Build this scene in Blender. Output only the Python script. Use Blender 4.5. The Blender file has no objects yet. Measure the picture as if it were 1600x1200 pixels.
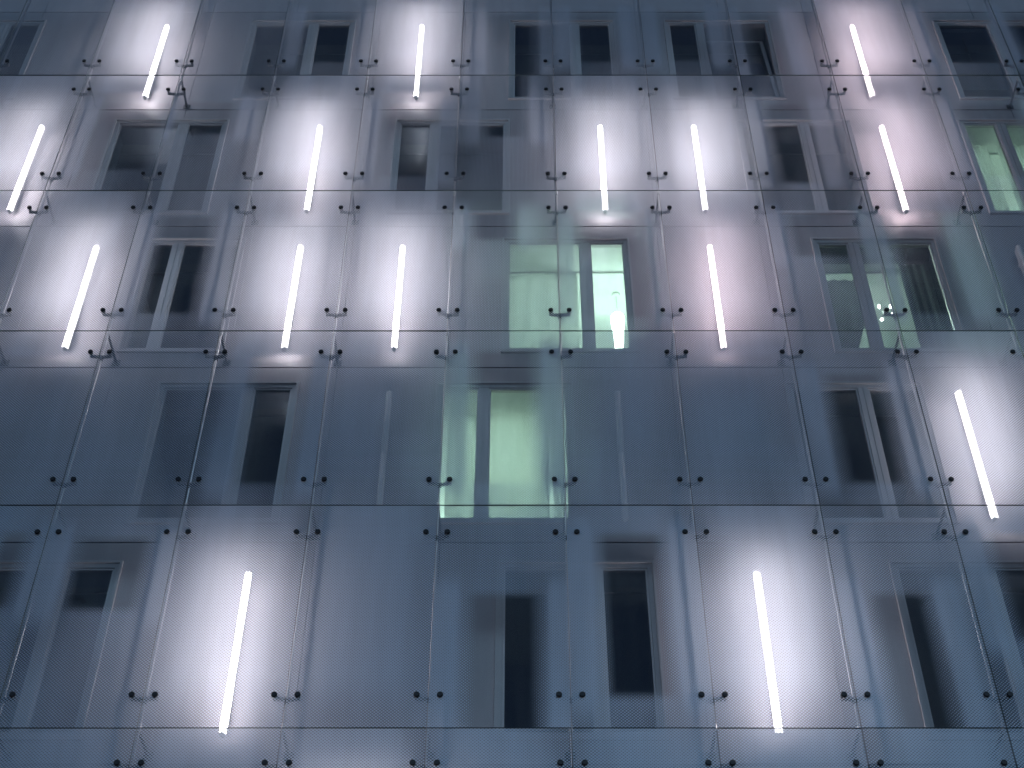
import bpy, bmesh, math, random
from mathutils import Vector, Matrix
random.seed(7)
S = bpy.context.scene
COL = S.collection
R = math.radians

# ------------------------------------------------------------------ camera
CAM_Z = 1.6
cd = bpy.data.cameras.new('camera')
cam = bpy.data.objects.new('camera', cd)
COL.objects.link(cam)
cam.location = (0, 0, CAM_Z)
cam.rotation_euler = (R(90 + 44.6), 0, 0)
cd.sensor_width = 36.0
cd.lens = 2290 / 1600 * 36.0
cd.shift_x = -13 / 1600
cd.clip_start = 0.1
cd.clip_end = 3000
S.camera = cam

# ------------------------------------------------------------------ dusk sky, exposure
SUN_EL, SUN_ROT = -1.5, 200.0
w = bpy.data.worlds.new('World')
S.world = w
w.use_nodes = True
nt = w.node_tree
bg = nt.nodes['Background']
sky = nt.nodes.new('ShaderNodeTexSky')
sky.sky_type = 'NISHITA'
sky.sun_disc = False
sky.sun_elevation = R(SUN_EL)
sky.sun_rotation = R(SUN_ROT)
sky.ozone_density = 3.0
sky.air_density = 1.0
sky.dust_density = 0.4
tint = nt.nodes.new('ShaderNodeMix')
tint.data_type = 'RGBA'
tint.blend_type = 'MULTIPLY'
tint.inputs[0].default_value = 1.0
tint.inputs[7].default_value = (1.05, 1.04, 0.93, 1)      # the photograph's cool white balance
nt.links.new(sky.outputs[0], tint.inputs[6])
nt.links.new(tint.outputs[2], bg.inputs[0])
bg.inputs[1].default_value = 0.040
sd = bpy.data.lights.new('twilight_fill', 'SUN')          # added low blue sun in place of dusk glow, brightens the lower glass
sd.energy = 0.12
sd.angle = R(40)
sd.color = (0.46, 0.73, 1.0)
sun = bpy.data.objects.new('twilight_fill', sd)
COL.objects.link(sun)
sun.rotation_euler = (R(90 - 2), 0, R(10))
S.view_settings.view_transform = 'Standard'
S.view_settings.look = 'None'
S.view_settings.gamma = 1.0
S.view_settings.exposure = 3.3
S.view_settings.use_curve_mapping = False
cy = S.cycles
cy.max_bounces = 10
cy.diffuse_bounces = 4
cy.glossy_bounces = 4
cy.transmission_bounces = 6
cy.transparent_max_bounces = 24
cy.sample_clamp_indirect = 4.0
cy.caustics_reflective = False
cy.caustics_refractive = False

TUBE_L = 2.45          # radiance of the outside tubes
ROOM_L = 1.0

# ------------------------------------------------------------------ materials
def mat(name):
    m = bpy.data.materials.new(name)
    m.use_nodes = True
    n = m.node_tree
    n.nodes.clear()
    out = n.nodes.new('ShaderNodeOutputMaterial')
    return m, n, out

def N(n, typ, **kw):
    x = n.nodes.new(typ)
    for k, v in kw.items():
        setattr(x, k, v)
    return x

def M(n, op, a, b=None, c=None, clamp=False):
    x = n.nodes.new('ShaderNodeMath')
    x.operation = op
    x.use_clamp = clamp
    for i, v in enumerate((a, b, c)):
        if v is None:
            continue
        if isinstance(v, (int, float)):
            x.inputs[i].default_value = v
        else:
            n.links.new(v, x.inputs[i])
    return x.outputs[0]

def paint(name, col, rough=0.55, var=0.08, scale=6.0, metal=0.0, bump=0.0, streak=False):
    m, n, out = mat(name)
    p = N(n, 'ShaderNodeBsdfPrincipled')
    p.inputs['Roughness'].default_value = rough
    p.inputs['Metallic'].default_value = metal
    tc = N(n, 'ShaderNodeTexCoord')
    src = tc.outputs['Object']
    if streak:
        mp = N(n, 'ShaderNodeMapping')
        mp.inputs['Scale'].default_value = (1, 1, 0.12)
        n.links.new(src, mp.inputs[0])
        src = mp.outputs[0]
    nz = N(n, 'ShaderNodeTexNoise')
    nz.inputs['Scale'].default_value = scale
    nz.inputs['Detail'].default_value = 6
    n.links.new(src, nz.inputs['Vector'])
    mx = N(n, 'ShaderNodeMix', data_type='RGBA')
    mx.inputs[6].default_value = (*[c * (1 - var) for c in col], 1)
    mx.inputs[7].default_value = (*[min(1, c * (1 + var)) for c in col], 1)
    n.links.new(nz.outputs['Fac'], mx.inputs[0])
    n.links.new(mx.outputs[2], p.inputs['Base Color'])
    if bump:
        bp = N(n, 'ShaderNodeBump')
        bp.inputs['Strength'].default_value = bump
        bp.inputs['Distance'].default_value = 0.004
        nz2 = N(n, 'ShaderNodeTexNoise')
        nz2.inputs['Scale'].default_value = 160
        n.links.new(tc.outputs['Object'], nz2.inputs['Vector'])
        n.links.new(nz2.outputs['Fac'], bp.inputs['Height'])
        n.links.new(bp.outputs[0], p.inputs['Normal'])
    n.links.new(p.outputs[0], out.inputs[0])
    return m

def emit(name, col, strength):
    m, n, out = mat(name)
    e = N(n, 'ShaderNodeEmission')
    e.inputs[0].default_value = (*col, 1)
    oi = N(n, 'ShaderNodeObjectInfo')
    n.links.new(M(n, 'MULTIPLY', M(n, 'MULTIPLY_ADD', oi.outputs['Random'], 0.22, 0.89), strength), e.inputs[1])
    n.links.new(e.outputs[0], out.inputs[0])
    return m

def fresnel_fac(n, ior, floor=0.0):
    """Schlick-free fresnel that also holds on the inner face of a pane."""
    geo = N(n, 'ShaderNodeNewGeometry')
    i = M(n, 'ADD', M(n, 'MULTIPLY', geo.outputs['Backfacing'], 1 / ior - ior), ior)
    f = N(n, 'ShaderNodeFresnel')
    n.links.new(i, f.inputs['IOR'])
    return f.outputs[0]

def clear_glass(name, tint=(0.97, 0.985, 0.98), rough=0.01, gain=1.0, dust=0.0):
    m, n, out = mat(name)
    t = N(n, 'ShaderNodeBsdfTransparent')
    t.inputs[0].default_value = (*tint, 1)
    g = N(n, 'ShaderNodeBsdfGlossy')
    g.inputs['Roughness'].default_value = rough
    f = M(n, 'MULTIPLY', fresnel_fac(n, 1.5), gain, clamp=True)
    mx = N(n, 'ShaderNodeMixShader')
    n.links.new(f, mx.inputs[0])
    n.links.new(t.outputs[0], mx.inputs[1])
    n.links.new(g.outputs[0], mx.inputs[2])
    last = mx
    if dust:
        geo = N(n, 'ShaderNodeNewGeometry')
        mp = N(n, 'ShaderNodeMapping')
        mp.inputs['Scale'].default_value = (3.5, 1, 0.35)
        n.links.new(geo.outputs['Position'], mp.inputs[0])
        nz = N(n, 'ShaderNodeTexNoise')
        nz.inputs['Scale'].default_value = 1.6
        nz.inputs['Detail'].default_value = 7
        nz.inputs['Roughness'].default_value = 0.65
        n.links.new(mp.outputs[0], nz.inputs['Vector'])
        fac = M(n, 'MULTIPLY', M(n, 'SUBTRACT', nz.outputs['Fac'], 0.36, clamp=True), dust)
        d = N(n, 'ShaderNodeBsdfDiffuse')
        d.inputs[0].default_value = (0.30, 0.29, 0.27, 1)
        last = N(n, 'ShaderNodeMixShader')
        n.links.new(fac, last.inputs[0])
        n.links.new(mx.outputs[0], last.inputs[1])
        n.links.new(d.outputs[0], last.inputs[2])
    n.links.new(last.outputs[0], out.inputs[0])
    return m

PITCH = 0.036
MOD = 1.4
def frit_glass():
    """inner face of an outer panel: staggered white enamel dots that grow and merge outside a soft clear field (its limits are numbers on each panel)."""
    m, n, out = mat('fritted glass')
    tc = N(n, 'ShaderNodeTexCoord')
    sep = N(n, 'ShaderNodeSeparateXYZ')
    n.links.new(tc.outputs['Object'], sep.inputs[0])
    x, z = sep.outputs['X'], sep.outputs['Z']
    def att(k):
        a = N(n, 'ShaderNodeAttribute', attribute_type='OBJECT', attribute_name=k)
        return a.outputs['Fac']
    x0, x1, z0, z1 = att('clear_x0'), att('clear_x1'), att('clear_z0'), att('clear_z1')
    base0, top = att('dot_cover'), att('dot_cover_top')
    oi = N(n, 'ShaderNodeObjectInfo')
    # slow wander of print density
    cmb = N(n, 'ShaderNodeCombineXYZ')
    n.links.new(M(n, 'MULTIPLY', x, 1.6), cmb.inputs[0])
    n.links.new(M(n, 'MULTIPLY', oi.outputs['Random'], 57.0), cmb.inputs[1])
    n.links.new(M(n, 'MULTIPLY', z, 0.55), cmb.inputs[2])
    nz = N(n, 'ShaderNodeTexNoise')
    nz.inputs['Scale'].default_value = 1.0
    nz.inputs['Detail'].default_value = 0.5
    n.links.new(cmb.outputs[0], nz.inputs['Vector'])
    wander = M(n, 'MULTIPLY', M(n, 'SUBTRACT', nz.outputs['Fac'], 0.5), 0.7)
    dx = M(n, 'MINIMUM', M(n, 'SUBTRACT', x, x0), M(n, 'SUBTRACT', x1, x))
    dz = M(n, 'MINIMUM', M(n, 'SUBTRACT', z, z0), M(n, 'SUBTRACT', z1, z))
    def sstep(v, a, b):
        r = N(n, 'ShaderNodeMapRange', interpolation_type='SMOOTHSTEP')
        n.links.new(v, r.inputs[0])
        r.inputs[1].default_value = a
        r.inputs[2].default_value = b
        return r.outputs[0]
    clear = M(n, 'MULTIPLY', sstep(dx, -0.10, 0.14), sstep(dz, -0.07, 0.10))
    clear = M(n, 'MULTIPLY', clear, M(n, 'GREATER_THAN', x1, -5.0))
    # print thins towards the edges of a sheet; its head may differ from its middle
    ex = M(n, 'MINIMUM', x, M(n, 'SUBTRACT', MOD, x))
    ez = M(n, 'MINIMUM', M(n, 'ADD', z, 0.05), M(n, 'SUBTRACT', 2.95, z))
    mid = M(n, 'MULTIPLY', sstep(ex, 0.03, 0.40), sstep(ez, 0.10, 0.75))
    base = M(n, 'ADD', M(n, 'MULTIPLY', M(n, 'SUBTRACT', base0, M(n, 'MINIMUM', base0, 0.56)), mid), M(n, 'MINIMUM', base0, 0.56))
    head = M(n, 'MULTIPLY', sstep(z, 2.25, 2.45), sstep(ex, 0.05, 0.40))
    base = M(n, 'ADD', base, M(n, 'MULTIPLY', M(n, 'SUBTRACT', top, base), head))
    # a fuller band of print flanks each clear field
    band = M(n, 'MULTIPLY', sstep(dx, -0.03, -0.14), sstep(dx, -0.50, -0.22))
    band = M(n, 'MULTIPLY', band, sstep(dz, -0.35, 0.05))
    cov = M(n, 'ADD', M(n, 'ADD', base, wander), M(n, 'MULTIPLY', band, 0.42))
    cov = M(n, 'MINIMUM', M(n, 'MAXIMUM', cov, 0.24), 0.98)
    cov = M(n, 'MULTIPLY', cov, M(n, 'SUBTRACT', 1.0, clear))
    rad = M(n, 'SQRT', M(n, 'MULTIPLY', cov, 0.1432))
    u = M(n, 'DIVIDE', x, PITCH)
    v = M(n, 'DIVIDE', z, PITCH)
    def cell(off):
        a = M(n, 'SUBTRACT', M(n, 'FRACT', M(n, 'ADD', u, off)), 0.5)
        b = M(n, 'MULTIPLY', M(n, 'SUBTRACT', M(n, 'FRACT', M(n, 'ADD', M(n, 'DIVIDE', v, 0.9), off)), 0.5), 0.9)
        return M(n, 'SQRT', M(n, 'ADD', M(n, 'MULTIPLY', a, a), M(n, 'MULTIPLY', b, b)))
    d = M(n, 'MINIMUM', cell(0.0), cell(0.5))
    dot = sstep(M(n, 'SUBTRACT', rad, d), -0.05, 0.05)
    dot = M(n, 'MULTIPLY', dot, M(n, 'GREATER_THAN', cov, 0.012))
    df = N(n, 'ShaderNodeBsdfDiffuse')
    df.inputs[0].default_value = (0.56, 0.67, 0.82, 1)
    tl = N(n, 'ShaderNodeBsdfTranslucent')
    tl.inputs[0].default_value = (0.80, 0.81, 0.84, 1)
    fr0 = N(n, 'ShaderNodeMixShader')
    fr0.inputs[0].default_value = 0.58
    n.links.new(df.outputs[0], fr0.inputs[1])
    n.links.new(tl.outputs[0], fr0.inputs[2])
    sg = N(n, 'ShaderNodeBsdfGlossy')                     # satin sheen of the enamel
    sg.inputs[0].default_value = (0.66, 0.78, 0.90, 1)
    sg.inputs['Roughness'].default_value = 0.42
    fr = N(n, 'ShaderNodeMixShader')
    fr.inputs[0].default_value = 0.28
    n.links.new(fr0.outputs[0], fr.inputs[1])
    n.links.new(sg.outputs[0], fr.inputs[2])
    t = N(n, 'ShaderNodeBsdfTransparent')
    t.inputs[0].default_value = (0.96, 0.985, 0.975, 1)
    g = N(n, 'ShaderNodeBsdfGlossy')
    g.inputs['Roughness'].default_value = 0.01
    cg = N(n, 'ShaderNodeMixShader')
    n.links.new(fresnel_fac(n, 1.5), cg.inputs[0])
    n.links.new(t.outputs[0], cg.inputs[1])
    n.links.new(g.outputs[0], cg.inputs[2])
    mx = N(n, 'ShaderNodeMixShader')
    n.links.new(dot, mx.inputs[0])
    n.links.new(cg.outputs[0], mx.inputs[1])
    n.links.new(fr.outputs[0], mx.inputs[2])
    n.links.new(mx.outputs[0], out.inputs[0])
    return m

def sheer(name, col, amount=0.55):
    m, n, out = mat(name)
    df = N(n, 'ShaderNodeBsdfDiffuse')
    df.inputs[0].default_value = (*col, 1)
    tl = N(n, 'ShaderNodeBsdfTranslucent')
    tl.inputs[0].default_value = (*col, 1)
    wv = N(n, 'ShaderNodeTexNoise')
    wv.inputs['Scale'].default_value = 30
    mx = N(n, 'ShaderNodeMixShader')
    n.links.new(M(n, 'MULTIPLY_ADD', wv.outputs['Fac'], 0.15, amount - 0.07), mx.inputs[0])
    n.links.new(df.outputs[0], mx.inputs[1])
    n.links.new(tl.outputs[0], mx.inputs[2])
    n.links.new(mx.outputs[0], out.inputs[0])
    return m

MAT = dict(
    cladding=paint('grey white cladding', (0.40, 0.365, 0.385), 0.5, 0.05, 2.2, bump=0.15),
    wall=paint('dark wall membrane', (0.05, 0.05, 0.055), 0.8),
    frame=paint('grey window frame', (0.46, 0.44, 0.46), 0.4, 0.05, 5.0),
    sash=paint('sash profile', (0.52, 0.50, 0.52), 0.4, 0.05, 5.0),
    gasket=paint('black seal', (0.06, 0.06, 0.065), 0.6),
    pane=clear_glass('window pane', gain=1.5),
    outer=clear_glass('outer glass face', rough=0.015, dust=0.22),
    edge=paint('green glass edge', (0.22, 0.28, 0.28), 0.25),
    frit=frit_glass(),
    black=paint('black clamp cap', (0.012, 0.012, 0.014), 0.45),
    steel=paint('brushed steel', (0.62, 0.60, 0.60), 0.33, 0.1, 30.0, metal=1.0),
    darksteel=paint('dull bracket steel', (0.055, 0.055, 0.06), 0.5, 0.1, 30.0, metal=0.3),
    batten=paint('white enamel batten', (0.62, 0.62, 0.63), 0.4),
    cap=paint('white lamp holder', (0.7, 0.7, 0.7), 0.4),
    tube_off=paint('unlit opal tube', (0.74, 0.74, 0.74), 0.25, 0.02),
    tube=emit('lit cool tube', (1.0, 0.93, 1.0), TUBE_L),
    tube_rose=emit('lit rosy tube', (1.0, 0.80, 0.87), TUBE_L),
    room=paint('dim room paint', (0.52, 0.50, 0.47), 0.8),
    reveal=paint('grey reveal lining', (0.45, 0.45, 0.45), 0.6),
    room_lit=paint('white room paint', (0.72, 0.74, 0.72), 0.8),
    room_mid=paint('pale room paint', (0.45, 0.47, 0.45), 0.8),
    blind=paint('grey for blind and shaded reveal', (0.10, 0.10, 0.11), 0.8),
    curtain=sheer('white curtain', (0.72, 0.74, 0.72)),
    curtain_dark=sheer('charcoal curtain', (0.17, 0.17, 0.18), 0.12),
    glow=emit('green white lamp glass', (0.72, 1.0, 0.87), 3.0),
    glow_strong=emit('bright ceiling globe', (0.70, 1.0, 0.86), 13.5),
    bulb=emit('bare bulb glass', (0.85, 1.0, 0.92), 3.0),
    pave=paint('dark paving', (0.09, 0.09, 0.095), 0.7, 0.15, 1.5),
)

# ------------------------------------------------------------------ mesh helpers
def add_box(bm, x0, x1, y0, y1, z0, z1, mi=0):
    vs = [bm.verts.new(c) for c in ((x0, y0, z0), (x1, y0, z0), (x1, y1, z0), (x0, y1, z0),
                                    (x0, y0, z1), (x1, y0, z1), (x1, y1, z1), (x0, y1, z1))]
    fs = []
    for q in ((0, 3, 2, 1), (4, 5, 6, 7), (0, 1, 5, 4), (1, 2, 6, 5), (2, 3, 7, 6), (3, 0, 4, 7)):
        f = bm.faces.new([vs[i] for i in q])
        f.material_index = mi
        fs.append(f)
    return fs

def add_bar(bm, p, q, r0, r1=None, seg=10, flat=1.0):
    """tapered round bar from p to q"""
    r1 = r0 if r1 is None else r1
    p, q = Vector(p), Vector(q)
    d = (q - p).normalized()
    a = d.orthogonal().normalized()
    b = d.cross(a)
    rings = []
    for c, r in ((p, r0), (q, r1)):
        rings.append([bm.verts.new(c + (a * math.cos(t) + b * math.sin(t) * flat) * r) for t in [2 * math.pi * i / seg for i in range(seg)]])
    for i in range(seg):
        j = (i + 1) % seg
        f = bm.faces.new((rings[0][i], rings[0][j], rings[1][j], rings[1][i]))
        f.smooth = True
    bm.faces.new(rings[0][::-1])
    bm.faces.new(rings[1])

def add_lathe(bm, prof, c=(0, 0, 0), seg=20):
    """profile of (radius, z) turned about a vertical axis at c"""
    rings = [[bm.verts.new((c[0] + r * math.cos(2 * math.pi * i / seg), c[1] + r * math.sin(2 * math.pi * i / seg), c[2] + z)) for i in range(seg)] for r, z in prof]
    for k in range(len(rings) - 1):
        for i in range(seg):
            j = (i + 1) % seg
            f = bm.faces.new((rings[k][i], rings[k][j], rings[k + 1][j], rings[k + 1][i]))
            f.smooth = True
    bm.faces.new(rings[0][::-1])
    bm.faces.new(rings[-1])

def mesh(name, bm, mats):
    bmesh.ops.recalc_face_normals(bm, faces=bm.faces)
    me = bpy.data.meshes.new(name)
    bm.to_mesh(me)
    bm.free()
    for m in (mats if isinstance(mats, (list, tuple)) else [mats]):
        me.materials.append(m)
    return me

def link(name, me, parent=None, loc=None):
    o = bpy.data.objects.new(name, me)
    COL.objects.link(o)
    if parent:
        o.parent = parent
    if loc:
        o.location = loc
    return o

def obj(name, bm, mats, parent=None, loc=None):
    return link(name, mesh(name, bm, mats), parent, loc)

def tag(o, label, cat, group=None):
    o['label'] = label
    o['category'] = cat
    if group:
        o['group'] = group
    return o

def thing(name, label, cat, loc=(0, 0, 0), group=None):
    o = bpy.data.objects.new(name, None)
    COL.objects.link(o)
    o.location = loc
    o.empty_display_size = 0.2
    return tag(o, label, cat, group)

def copy_tree(o, parent=None):
    c = o.copy()
    COL.objects.link(c)
    if parent:
        c.parent = parent
    for ch in list(o.children):
        copy_tree(ch, c)
    return c

ORD = ['first', 'second', 'third', 'fourth', 'fifth', 'sixth', 'seventh', 'eighth', 'ninth', 'tenth', 'eleventh', 'twelfth', 'thirteenth', 'fourteenth']

# ------------------------------------------------------------------ layout (metres)
YG = 12.4                                   # outer face of the glass skin
YW = 13.0                                   # face of the cladding behind it
WT = 0.43                                   # thickness of the wall
MOD = 1.4
JX = lambda n: MOD * (n + 0.354)            # vertical joints
SEAM = {r: CAM_Z + 7.57 + 2.793 * k for k, r in enumerate('EDCBA')}   # lower edge of each row of glass
SEAM['F'] = SEAM['E'] - 2.793
FLOOR = {r: CAM_Z + 7.52 + 2.795 * k for k, r in enumerate('EDCBAZ')}
FLOOR['F'] = FLOOR['E'] - 2.795
FLOOR['G'] = FLOOR['F'] - 2.795
ROWNAME = {'A': 'top', 'B': 'second', 'C': 'third', 'D': 'fourth', 'E': 'fifth', 'F': 'sixth'}

# windows: row, left edge, right edge, mullion centre, room kind, colour words
WIN = [
    ('A', -9.56, -7.80, -8.45, 'dark'), ('A', -4.43, -2.70, -3.39, 'dark'), ('A', -0.19, 1.55, 0.88, 'dark'),
    ('A', 2.35, 4.10, 2.94, 'tilt'), ('A', 6.77, 8.50, 7.75, 'blind'),
    ('B', -6.13, -4.40, -5.08, 'dark'), ('B', -1.89, -0.15, -1.28, 'dark'), ('B', 3.25, 5.00, 4.27, 'dark'),
    ('B', 6.60, 8.36, 7.24, 'curtain'),
    ('C', -5.14, -3.78, -4.70, 'dark'), ('C', -0.25, 1.50, 0.885, 'lit'), ('C', 4.00, 5.73, 4.57, 'half'),
    ('D', -4.50, -2.75, -3.37, 'dark'), ('D', -1.05, 0.66, -0.45, 'lit2'), ('D', 3.28, 5.00, 4.25, 'dark'),
    ('E', -6.17, -4.41, -5.07, 'dark'), ('E', -0.27, 1.49, 0.83, 'dark'), ('E', 4.09, 5.85, 5.18, 'dark'),
]
def zwin(r):
    return FLOOR[r] + 0.26, FLOOR[r] + 2.52

# ------------------------------------------------------------------ ground
bm = bmesh.new()
add_box(bm, -400, 400, -400, 400, -0.4, 0.0)
o = obj('pavement', bm, MAT['pave'])
o['kind'] = 'structure'

# ------------------------------------------------------------------ building
bld = thing('apartment_building', 'pale clad apartment block with many windows behind a printed glass skin', 'building', (0, YW, 0))
def subtract(rect, holes):
    """rectangles of rect outside the holes"""
    out = [rect]
    for hx0, hx1, hz0, hz1 in holes:
        nxt = []
        for x0, x1, z0, z1 in out:
            if hx1 <= x0 or hx0 >= x1 or hz1 <= z0 or hz0 >= z1:
                nxt.append((x0, x1, z0, z1))
                continue
            if z0 < hz0: nxt.append((x0, x1, z0, hz0))
            if z1 > hz1: nxt.append((x0, x1, hz1, z1))
            a, b = max(z0, hz0), min(z1, hz1)
            if x0 < hx0: nxt.append((x0, hx0, a, b))
            if x1 > hx1: nxt.append((hx1, x1, a, b))
        out = nxt
    return out

X_LO, X_HI = JX(-9), JX(8)
for r in 'GFEDCBAZ':
    z0, z1 = FLOOR[r], FLOOR[r] + 2.795
    if r == 'G': z0 = 0.0
    holes = [(a, b, *zwin(r)) for rr, a, b, m, k in WIN if rr == r]
    bm = bmesh.new()
    for x0, x1, a, b in subtract((X_LO, X_HI, z0, z1), holes):
        add_box(bm, x0, x1, 0.034, WT, a, b)
    obj('wall', bm, MAT['wall'], bld)
    for n in range(-9, 8):
        cell = (JX(n) + 0.004, JX(n + 1) - 0.004, z0 + 0.010, z1 - 0.010)
        # the surrounds stand 60 mm outside the opening
        hs = [(a + 0.0, b - 0.0, zwin(r)[0] + 0.0, zwin(r)[1] - 0.0) for rr, a, b, m, k in WIN if rr == r]
        rs = subtract(cell, hs)
        if not rs:
            continue
        rs = [q for q in rs if q[1] - q[0] > 0.003 and q[3] - q[2] > 0.003]
        while rs:                                   # each connected piece is a panel of its own
            grp = [rs.pop()]
            grew = True
            while grew:
                grew = False
                for q in rs[:]:
                    for p in grp:
                        ox, oz = min(p[1], q[1]) - max(p[0], q[0]), min(p[3], q[3]) - max(p[2], q[2])
                        if ox > -1e-6 and oz > -1e-6 and max(ox, oz) > 1e-3:
                            grp.append(q)
                            rs.remove(q)
                            grew = True
                            break
            bm = bmesh.new()
            for x0, x1, a, b in grp:
                add_box(bm, x0, x1, 0.0, 0.030, a, b)
            bmesh.ops.remove_doubles(bm, verts=bm.verts[:], dist=1e-5)
            obj('cladding_panel', bm, MAT['cladding'], bld)

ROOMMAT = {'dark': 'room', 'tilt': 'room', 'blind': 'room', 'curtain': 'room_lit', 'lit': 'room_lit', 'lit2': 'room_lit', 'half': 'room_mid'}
def ring(bm, x0, x1, z0, z1, y0, y1, wdt, mi=0):
    add_box(bm, x0, x0 + wdt, y0, y1, z0, z1, mi)
    add_box(bm, x1 - wdt, x1, y0, y1, z0, z1, mi)
    add_box(bm, x0 + wdt, x1 - wdt, y0, y1, z1 - wdt, z1, mi)
    add_box(bm, x0 + wdt, x1 - wdt, y0, y1, z0, z0 + wdt, mi)

for r, a, b, m, kind in WIN:
    z0, z1 = zwin(r)
    e = 0.002
    bm = bmesh.new()
    # stepped surround: a thin proud lip, then the frame itself
    ring(bm, a + e, b - e, z0 + e, z1 - e, -0.035, 0.020, 0.028)
    ring(bm, a + 0.030, b - 0.030, z0 + 0.030, z1 - 0.030, -0.006, 0.080, 0.052)
    win = obj('window', bm, MAT['frame'], bld)
    lit = {'lit': 'window with bright green white room behind', 'lit2': 'window with green lit room and pale curtain',
           'curtain': 'window with green lit pleated curtains', 'half': 'window half lit behind dark curtains',
           'tilt': 'dark window with one sash tilted open'}.get(kind)
    if lit: win['label'] = lit
    bm = bmesh.new()
    add_box(bm, m - 0.062, m - 0.006, -0.004, 0.078, z0 + 0.083, z1 - 0.083)
    add_box(bm, m + 0.006, m + 0.062, -0.004, 0.078, z0 + 0.083, z1 - 0.083)
    add_box(bm, m - 0.006, m + 0.006, 0.006, 0.070, z0 + 0.083, z1 - 0.083)
    obj('mullion', bm, MAT['sash'], win)
    for i, (p, q) in enumerate(((a + 0.083, m - 0.063), (m + 0.063, b - 0.083))):
        wide = (q - p) > 0.6
        tilt = kind == 'tilt' and wide
        bm = bmesh.new()
        ring(bm, p + 0.001, q - 0.001, 0.001, z1 - z0 - 0.168, -0.022, 0.030, 0.022 if not tilt else 0.055)
        sash = obj('sash', bm, MAT['sash'], win, (0, 0.034, z0 + 0.084))
        bm = bmesh.new()
        add_box(bm, p + 0.012, q - 0.012, -0.006, 0.006, 0.012, z1 - z0 - 0.18)
        # sub-part level: panes hang on the window, not on the sash
        pane = obj('pane', bm, MAT['pane'], win, (0, 0.040, z0 + 0.084))
        if tilt:
            sash.rotation_euler = pane.rotation_euler = (R(-7.5), 0, 0)
            sash.location.y += 0.03
            pane.location.y += 0.03
    # reveal lining and the room
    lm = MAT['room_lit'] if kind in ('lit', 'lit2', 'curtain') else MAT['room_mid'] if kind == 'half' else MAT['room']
    rv = lm if kind in ('lit', 'lit2', 'curtain') else MAT['blind'] if kind == 'half' else MAT['reveal']  # dark lining on the half lit window paints its reveal into shade
    bm = bmesh.new()
    ring(bm, a + 0.004, b - 0.004, z0 + 0.004, z1 - 0.004, 0.095, WT - 0.002, 0.03)
    obj('window_reveal', bm, rv, win)
    rx0, rx1 = a - 0.25, b + 0.25
    if kind == 'dark' and r == 'A' and a < -9: rx0 = a - 0.1
    f0, f1 = FLOOR[r] + 0.12, FLOOR[r] + 2.62
    y0, y1 = WT + 0.003, 4.2
    bm = bmesh.new()
    t = 0.06
    add_box(bm, rx0 - t, rx1 + t, y1, y1 + t, f0 - t, f1 + t)          # back wall
    add_box(bm, rx0 - t, rx0, y0, y1, f0, f1)
    add_box(bm, rx1, rx1 + t, y0, y1, f0, f1)
    add_box(bm, rx0 - t, rx1 + t, y0, y1, f0 - t, f0)
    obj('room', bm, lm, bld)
    bm = bmesh.new()
    add_box(bm, rx0 - t, rx1 + t, y0, y1, f1, f1 + t)
    add_box(bm, rx0, rx1, WT + 0.26, WT + 0.29, f1 - 0.03, f1 - 0.001)   # curtain track
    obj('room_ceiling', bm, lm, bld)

# ------------------------------------------------------------------ outside tubes
TD = 0.17             # distance of the tube axis from the cladding
def lamp_proto(lit):
    t = thing('fluorescent_lamp', 'lamp', 'lamp')
    L = 2.06
    bm = bmesh.new()
    add_box(bm, -0.022, 0.022, -0.125, -0.07, 0.16, L - 0.02)
    for z in (0.25, L - 0.27):
        add_box(bm, -0.015, 0.015, -0.0695, 0.0, z, z + 0.03)
    obj('batten', bm, MAT['batten'], t)
    for i in (0, 1):
        bm = bmesh.new()
        z0 = 0.035 + i * (L - 0.04) / 2
        add_bar(bm, (0, -TD, z0), (0, -TD, z0 + L / 2 - 0.055), 0.038, seg=14)
        obj('tube', bm, lit, t)
    for z in (0.016, L - 0.035):
        bm = bmesh.new()
        add_bar(bm, (0, -TD, z), (0, -TD, z + 0.019), 0.038 if z > 1 else 0.020, 0.020 if z > 1 else 0.038, seg=14)
        add_box(bm, -0.014, 0.014, -TD + 0.01, -0.126, z + 0.005, z + 0.03)
        obj('end_cap', bm, MAT['cap'], t)
    bm = bmesh.new()
    add_box(bm, -0.024, 0.024, -TD - 0.035, -0.126, L / 2 - 0.014, L / 2 + 0.010)
    obj('coupling', bm, MAT['cap'], t)
    return t
protos = {}
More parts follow.
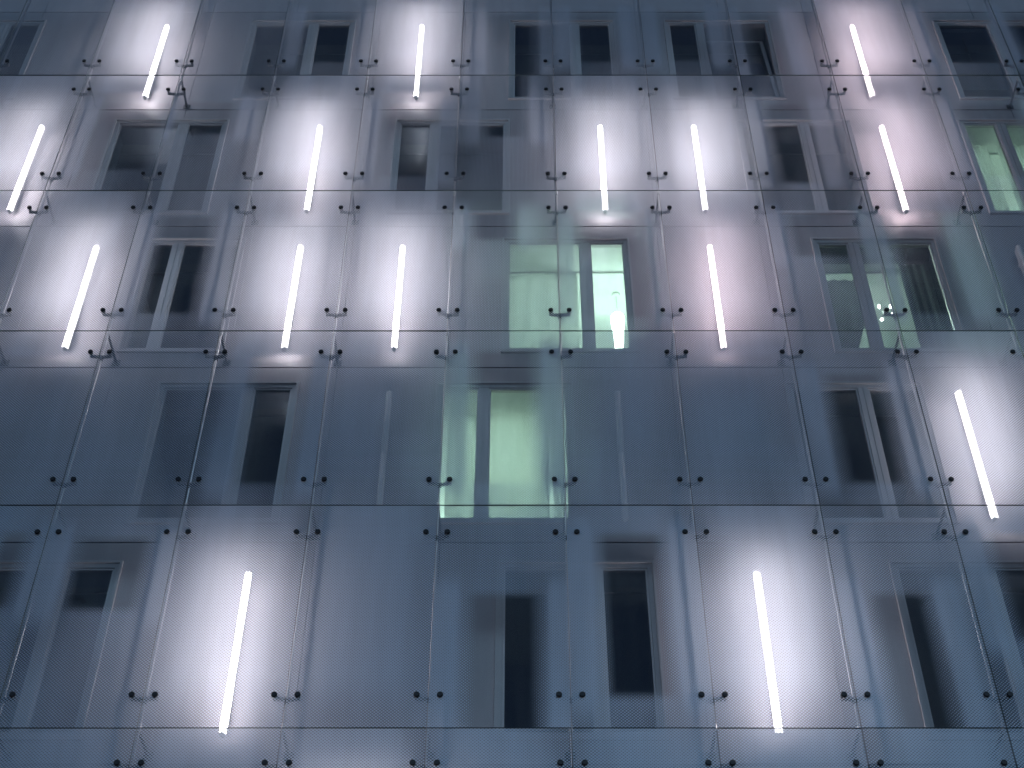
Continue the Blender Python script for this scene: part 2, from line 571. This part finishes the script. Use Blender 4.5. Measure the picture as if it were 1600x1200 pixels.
LAMPS = [
    ('A', -5.75, 1, 'lit white tube above the dark window with the bright streak'),
    ('A', -1.60, 1, 'lit white tube second along the top row'),
    ('A', 5.40, 2, 'lit rosy tube highest on the pink tinged stack'),
    ('B', -7.15, 1, 'lit white tube at the outer left end of the second row'),
    ('B', -2.99, 1, 'lit white tube between two dark windows in second row, left half'),
    ('B', 1.19, 1, 'lit white tube just above the brightest green window'),
    ('B', 2.59, 1, 'lit white tube below the window with the tilted sash'),
    ('B', 5.40, 2, 'lit rosy tube directly below another rosy tube'),
    ('C', -5.77, 1, 'lit white tube leftmost in the third row'),
    ('C', -2.99, 1, 'lit white tube next to the narrow dark window, third row'),
    ('C', -1.60, 1, 'lit white tube nearest the green window on its left side'),
    ('C', 2.58, 2, 'lit pinkish tube standing alone between green window and half lit window'),
    ('D', 5.38, 1, 'lit white tube alone at the right edge of the fourth row'),
    ('D', -1.61, 0, 'unlit opal tube on the left of the lit curtained window'),
    ('D', 1.19, 0, 'unlit opal tube on the right of the lit curtained window'),
    ('C', 6.78, 0, 'unlit opal tube at the right picture edge beside the half lit window'),
    ('E', -2.98, 1, 'largest lit white tube on the left of the bottom row'),
    ('E', 2.59, 1, 'largest lit white tube on the right of the bottom row'),
    ('F', -1.60, 1, 'lit tube just below the picture, only its glow showing'),
]
for r, x, k, lab in LAMPS:
    if k not in protos:
        protos[k] = o = lamp_proto(MAT[('tube_off', 'tube', 'tube_rose')[k]])
    else:
        o = copy_tree(protos[k])
    o.location = (x * 0.9946, YW - 0.002, FLOOR[r] + 0.20 - 0.037 * ('FEDCBA'.index(r) - 1))
    tag(o, lab, 'lamp', 'fluorescent tubes on the facade')

# ------------------------------------------------------------------ glass skin
VIS = {'A': (-7, 5), 'B': (-7, 5), 'C': (-6, 4), 'D': (-5, 4), 'E': (-5, 3), 'F': (-4, 3)}
CLEAR = {
    ('A', -3): (0.40, 1.10, 0.34, 1.74), ('A', -1): (0.47, 1.12, -0.72, 1.74), ('A', 0): (0.37, 0.96, 0.34, 1.84),
    ('A', 1): (0.34, 0.94, 0.38, 1.84), ('A', 2): (0.25, 0.72, -0.72, 1.74), ('A', 4): (0.33, 1.22, 0.33, 1.84),
    ('A', 5): (0.22, 0.82, 0.34, 1.84),
    ('B', -5): (0.46, 1.33, 0.45, 2.08), ('B', -4): (0.17, 0.93, 1.30, 2.11), ('B', -2): (0.35, 1.06, 0.31, 2.08),
    ('B', -1): (0.40, 0.95, 1.23, 3.2), ('B', 2): (0.28, 0.83, 0.16, 2.05), ('B', 4): (0.29, 1.15, 0.32, 2.05),
    ('C', -4): (0.33, 1.02, 0.30, 2.25), ('C', 0): (0.29, 1.09, 0.24, 2.20), ('C', -1): (0.30, 0.79, 1.74, 2.34),
    ('C', 2): (0.28, 1.12, 1.40, 2.30), ('C', 3): (0.22, 0.85, 0.30, 2.20),
    ('D', -3): (0.53, 1.12, 0.29, 2.35), ('D', -1): (0.36, 1.07, 0.31, 2.45), ('D', 2): (0.34, 1.00, 0.31, 2.05),
    ('E', -4): (0.36, 1.14, 1.38, 2.35), ('E', 0): (0.34, 1.03, 0.34, 2.40), ('E', -1): (0.36, 1.11, -0.4, 1.61),
    ('E', 2): (0.35, 0.93, -0.4, 1.61), ('E', 3): (0.34, 0.98, 1.01, 2.42), ('E', -5): (0.90, 1.20, 1.41, 2.42),
}
COVER = {('E', -2): 0.97, ('E', 0): 0.74, ('D', 0): 0.64, ('D', 1): 0.60, ('D', -2): 0.64, ('D', -4): 0.48}
G = 0.003
bm = bmesh.new()
add_box(bm, G, MOD - G, 0, 0.012, G, 2.793 - G)
bm.faces.ensure_lookup_table()
for f in bm.faces:
    c = f.calc_center_median()
    f.material_index = 0 if c.y < 1e-4 else 1 if c.y > 0.0115 else 2
glass_me = mesh('glass_sheet', bm, [MAT['outer'], MAT['frit'], MAT['edge']])
bm = bmesh.new()
add_box(bm, G, MOD - G, 0.003, 0.010, -G + 0.001, G - 0.001)
seal_me = mesh('seal_strip', bm, MAT['gasket'])

def behind(r, n):
    lo, hi = JX(n), JX(n + 1)
    for rr, x, k, lab in LAMPS:
        if rr == r and lo < x < hi:
            return 'over an unlit tube' if k == 0 else 'over a lit tube'
    for rr, a, b, m, kind in WIN:
        if rr == r and min(b, hi) - max(a, lo) > 0.3:
            return {'dark': 'before a dark window', 'blind': 'before a dark window', 'tilt': 'before the tilted open window',
                    'curtain': 'before the green curtains'}.get(kind, 'before a green lit window')
    return 'over bare wall'

for r in 'ABCDEF':
    lo, hi = VIS[r]
    for n in range(lo - 1, hi + 2):
        p = link('glass_sheet', glass_me, None, (JX(n), YG, SEAM[r]))
        i = n - lo
        if 0 <= i <= hi - lo:
            pos = f'{ORD[i]} from left in {ROWNAME[r]} row'
        else:
            pos = f'past the {"left" if i < 0 else "right"} end of {ROWNAME[r]} row'
        tag(p, f'dotted glass sheet {behind(r, n)}, {pos}', 'glass sheet', 'glass panels of the outer skin')
        c = CLEAR.get((r, n), (-9.0, -8.0, -9.0, -8.0))
        for k, v in zip(('clear_x0', 'clear_x1', 'clear_z0', 'clear_z1'), c):
            p[k] = float(v)
        p['dot_cover'] = float(COVER.get((r, n), (0.88 if any(rr == r and JX(n) < x < JX(n + 1) and k for rr, x, k, l in LAMPS) else {'A': 0.28, 'B': 0.32, 'C': 0.37, 'D': 0.43, 'E': 0.60, 'F': 0.85}[r]) + 0.05 * math.sin(n * 2.3 + ord(r))))
        up = 'ABCDEF'['ABCDEF'.index(r) - 1] if r != 'A' else 'A'
        p['dot_cover_top'] = 0.82 if up != r and any(rr == up and JX(n) < x < JX(n + 1) and k for rr, x, k, l in LAMPS) else p['dot_cover']
        p.rotation_euler = (R(random.uniform(-0.08, 0.08)), R(random.uniform(-0.03, 0.03)), R(random.uniform(-0.12, 0.12)))
        link('seal_strip', seal_me, p)

# ------------------------------------------------------------------ steel rods and clamps
def rod(n):
    t = thing('tension_rod', f'slim steel rod behind the {ORD[n + 7]} upright glass joint from the left', 'rod', (JX(n), YG + 0.10, SEAM['F']), 'upright steel rods behind the joints')
    bm = bmesh.new()
    add_bar(bm, (0, 0, -0.2), (0, 0, SEAM['A'] + 2.9 - SEAM['F']), 0.012, seg=8)
    obj('shaft', bm, MAT['steel'], t)
    for r in 'EDCBA':
        z = SEAM[r] - SEAM['F']
        bm = bmesh.new()
        add_bar(bm, (0, 0, z + 0.01), (0, 0, z + 0.10), 0.017, seg=10)
        add_bar(bm, (0, 0, z - 0.03), (0, 0, z + 0.01), 0.011, seg=10)
        obj('turnbuckle', bm, MAT['steel'], t)
        bm = bmesh.new()
        add_bar(bm, (0, 0.01, z + 0.03), (0, 0.495, z + 0.03), 0.016, 0.020, seg=8)
        add_box(bm, -0.05, 0.05, 0.488, 0.498, z - 0.02, z + 0.08)
        obj('wall_bracket', bm, MAT['darksteel'], t)
for n in range(-7, 7):
    rod(n)

def clamp_proto():
    t = thing('glass_clamp', 'clamp', 'clamp')
    for s in (-1, 1):
        bm = bmesh.new()
        x = s * 0.115
        add_bar(bm, (x, -0.014, 0), (x, -0.001, 0), 0.029, 0.031, seg=18)
        add_bar(bm, (x, -0.018, 0), (x, -0.0135, 0), 0.024, 0.029, seg=18)
        add_bar(bm, (x, 0.017, 0), (x, 0.030, 0), 0.031, 0.026, seg=18)
        obj('cap', bm, MAT['black'], t)
    bm = bmesh.new()
    for s in (-1, 1):
        x = s * 0.115
        add_bar(bm, (x, 0.029, 0), (x, 0.072, 0), 0.013, seg=8)
        add_bar(bm, (x * 1.14, 0.072, 0.0), (x * 0.45, 0.080, -0.004), 0.024, 0.022, seg=8)
        add_bar(bm, (x * 0.45, 0.080, -0.004), (s * 0.010, 0.084, -0.004), 0.022, 0.024, seg=8)
    add_bar(bm, (0, 0.10, -0.045), (0, 0.10, 0.018), 0.022, seg=12)
    obj('arm', bm, MAT['darksteel'], t)
    return t
cp = None
for r in 'EDCBA':
    lo, hi = VIS[r]
    SEAMNO = {'A': 'top', 'B': 'second', 'C': 'third', 'D': 'fourth', 'E': 'lowest'}[r]
    for n in range(lo, hi + 2):
        for dz, wd in ((0.37, 'above'), (-0.38, 'below')):
            if cp is None:
                cp = o = clamp_proto()
            else:
                o = copy_tree(cp)
            o.location = (JX(n), YG, SEAM[r] + dz)
            tag(o, f'twin black glass clamp {wd} the {SEAMNO} seam, {ORD[n + 7]} upright joint from the left', 'clamp', 'twin clamps along the glass joints')

# ------------------------------------------------------------------ inside the lit rooms
def curtain(x0, x1, y, z0, z1, m, label, folds, depth=0.035, cut=None, group='curtains in the lit rooms'):
    """pleated cloth; cut = (z where the right hem starts to pull back, how far)"""
    bm = bmesh.new()
    nx, nz = folds * 8, 14
    grid = []
    for j in range(nz + 1):
        v = j / nz
        z = z0 + (z1 - z0) * v
        xr = x1
        if cut and z < cut[0]:
            xr = x1 - cut[1] * (cut[0] - z) / (cut[0] - z0)
        row = []
        for i in range(nx + 1):
            u = i / nx
            x = x0 + (xr - x0) * u
            ph = 2 * math.pi * folds * u
            dy = depth * math.sin(ph + 0.4 * math.sin(5 * u)) * (0.75 + 0.25 * math.sin(3 * u + 1)) * (0.55 + 0.45 * (1 - v))
            row.append(bm.verts.new((x, y + dy, z + (0.012 * math.cos(ph) if j == nz else 0))))
        grid.append(row)
    for j in range(nz):
        for i in range(nx):
            f = bm.faces.new((grid[j][i], grid[j][i + 1], grid[j + 1][i + 1], grid[j + 1][i]))
            f.smooth = True
    bmesh.ops.solidify(bm, geom=bm.faces[:], thickness=0.002)
    return tag(obj('curtain', bm, m), label, 'curtain', group)

def globe(x, y, z, label, mt, r=0.16):
    t = thing('ceiling_lamp', label, 'lamp', (x, y, z), 'lamps in the lit rooms')
    bm = bmesh.new()
    add_lathe(bm, [(0.05, -r * 0.95), (r * 0.75, -r * 0.75), (r, -r * 0.35), (r, -0.03)], seg=20)
    obj('lamp_shade', bm, mt, t)
    bm = bmesh.new()
    add_lathe(bm, [(r * 1.05, -0.028), (r * 1.05, 0.0)], seg=20)
    obj('base', bm, MAT['cap'], t)
    return t

CE = lambda r: FLOOR[r] + 2.62
# bright room: pendant with a tall glass shade, pale curtain behind the wide pane
pz = CAM_Z + 14.62
t = thing('pendant_lamp', 'tall white glowing pendant lamp seen through the narrow pane of the bright window', 'lamp', (1.375, 14.12, CE('C') - 0.001), 'lamps in the lit rooms')
bm = bmesh.new()
add_lathe(bm, [(0.055, -0.035), (0.06, -0.02), (0.06, 0.0)], seg=18)
obj('ceiling_rose', bm, MAT['cap'], t)
bm = bmesh.new()
zt = CAM_Z + 15.31 - (CE('C') - 0.001)
add_bar(bm, (0, 0, zt - 0.01), (0, 0, -0.03), 0.004, seg=6)
obj('cord', bm, MAT['cap'], t)
bm = bmesh.new()
add_lathe(bm, [(0.062, zt - 0.95), (0.062, zt - 0.62), (0.074, zt - 0.36), (0.092, zt - 0.20), (0.097, zt - 0.11), (0.086, zt - 0.04), (0.05, zt - 0.008), (0.018, zt)], seg=24)
obj('lamp_shade', bm, MAT['glow'], t)
globe(0.6, YW + 3.0, CE('C') - 0.001, 'hidden ceiling globe lighting the bright green window room', MAT['glow_strong'], 0.2)
curtain(-0.34, 0.80, YW + 0.72, FLOOR['C'] + 0.2, CE('C') - 0.032, MAT['curtain'], 'flat pale curtain behind the wide pane of the brightest window', 5, 0.02)
# curtained room below it
globe(-0.75, YW + 3.6, CE('D') - 0.001, 'hidden ceiling globe lighting the curtained window', MAT['glow_strong'], 0.26)
curtain(-0.46, 0.36, YW + 0.62, FLOOR['D'] + 0.2, CE('D') - 0.032, MAT['curtain'], 'pale sheer curtain glowing behind the wide pane of the fourth row window', 2, 0.02)
curtain(0.40, 0.80, YW + 0.55, FLOOR['D'] + 0.2, CE('D') - 0.032, MAT['curtain'], 'second pale curtain overlapping the sheer one, fourth row window', 3, 0.03)
curtain(-0.92, -0.55, YW + 0.66, FLOOR['D'] + 0.2, CE('D') - 0.032, MAT['curtain'], 'pale curtain behind the narrow pane of the fourth row lit window', 2, 0.02)
# pleated curtains at the right edge, second row
globe(7.4, YW + 3.0, CE('B') - 0.001, 'hidden ceiling globe behind the pleated green curtains', MAT['glow_strong'], 0.2)
curtain(6.55, 7.16, YW + 0.475, FLOOR['B'] + 0.2, FLOOR['B'] + 2.54, MAT['curtain'], 'pleated pale curtain lit green in the narrow pane, second row', 6, 0.03)
curtain(7.30, 8.40, YW + 0.475, FLOOR['B'] + 0.2, FLOOR['B'] + 2.54, MAT['curtain'], 'pleated pale curtain lit green in the wide pane at the edge', 10, 0.03)
# half lit room with charcoal curtains
t = thing('chandelier', 'small chandelier with bare bulbs glinting in the half lit window', 'lamp', (5.21, 14.25, CE('C') - 0.001), 'lamps in the lit rooms')
bm = bmesh.new()
add_bar(bm, (0, 0, -0.30), (0, 0, 0), 0.008, seg=8)
for k in range(5):
    c = 2 * math.pi * k / 5 + 0.3
    add_bar(bm, (0, 0, -0.30), (0.14 * math.cos(c), 0.14 * math.sin(c), -0.27), 0.006, seg=6)
obj('stem', bm, MAT['steel'], t)
for k in range(5):
    c = 2 * math.pi * k / 5 + 0.3
    bm = bmesh.new()
    add_lathe(bm, [(0.008, 0), (0.022, 0.02), (0.024, 0.04), (0.006, 0.065)], (0.14 * math.cos(c), 0.14 * math.sin(c), -0.265), seg=10)
    obj('bulb', bm, MAT['bulb'], t)
globe(4.15, YW + 1.7, CE('C') - 0.001, 'hidden ceiling globe lighting the half lit window room', MAT['glow_strong'], 0.24)
curtain(3.72, 4.74, YW + 0.72, FLOOR['C'] + 0.12, CE('C') - 0.135, MAT['curtain_dark'], 'charcoal curtain swept aside in the narrow pane of the half lit window', 7, 0.02, cut=(CAM_Z + 14.74, 0.5))
curtain(5.30, 5.97, YW + 0.475, FLOOR['C'] + 0.12, CE('C') - 0.032, MAT['curtain_dark'], 'charcoal curtain hanging at the wide pane of the half lit window', 6, 0.03)
# a blind pulled half way
t = thing('roller_blind', 'grey roller blind lowered half way in the top row window at the edge', 'blind', (7.25, YW + 0.14, FLOOR['A'] + 2.45))
bm = bmesh.new()
add_bar(bm, (-0.42, 0, 0), (0.42, 0, 0), 0.025, seg=10)
obj('roller', bm, MAT['cap'], t)
bm = bmesh.new()
add_box(bm, -0.41, 0.41, -0.027, -0.024, -1.75, -1.0)
obj('cloth', bm, MAT['blind'], t)

for c in (cp,):
    pass
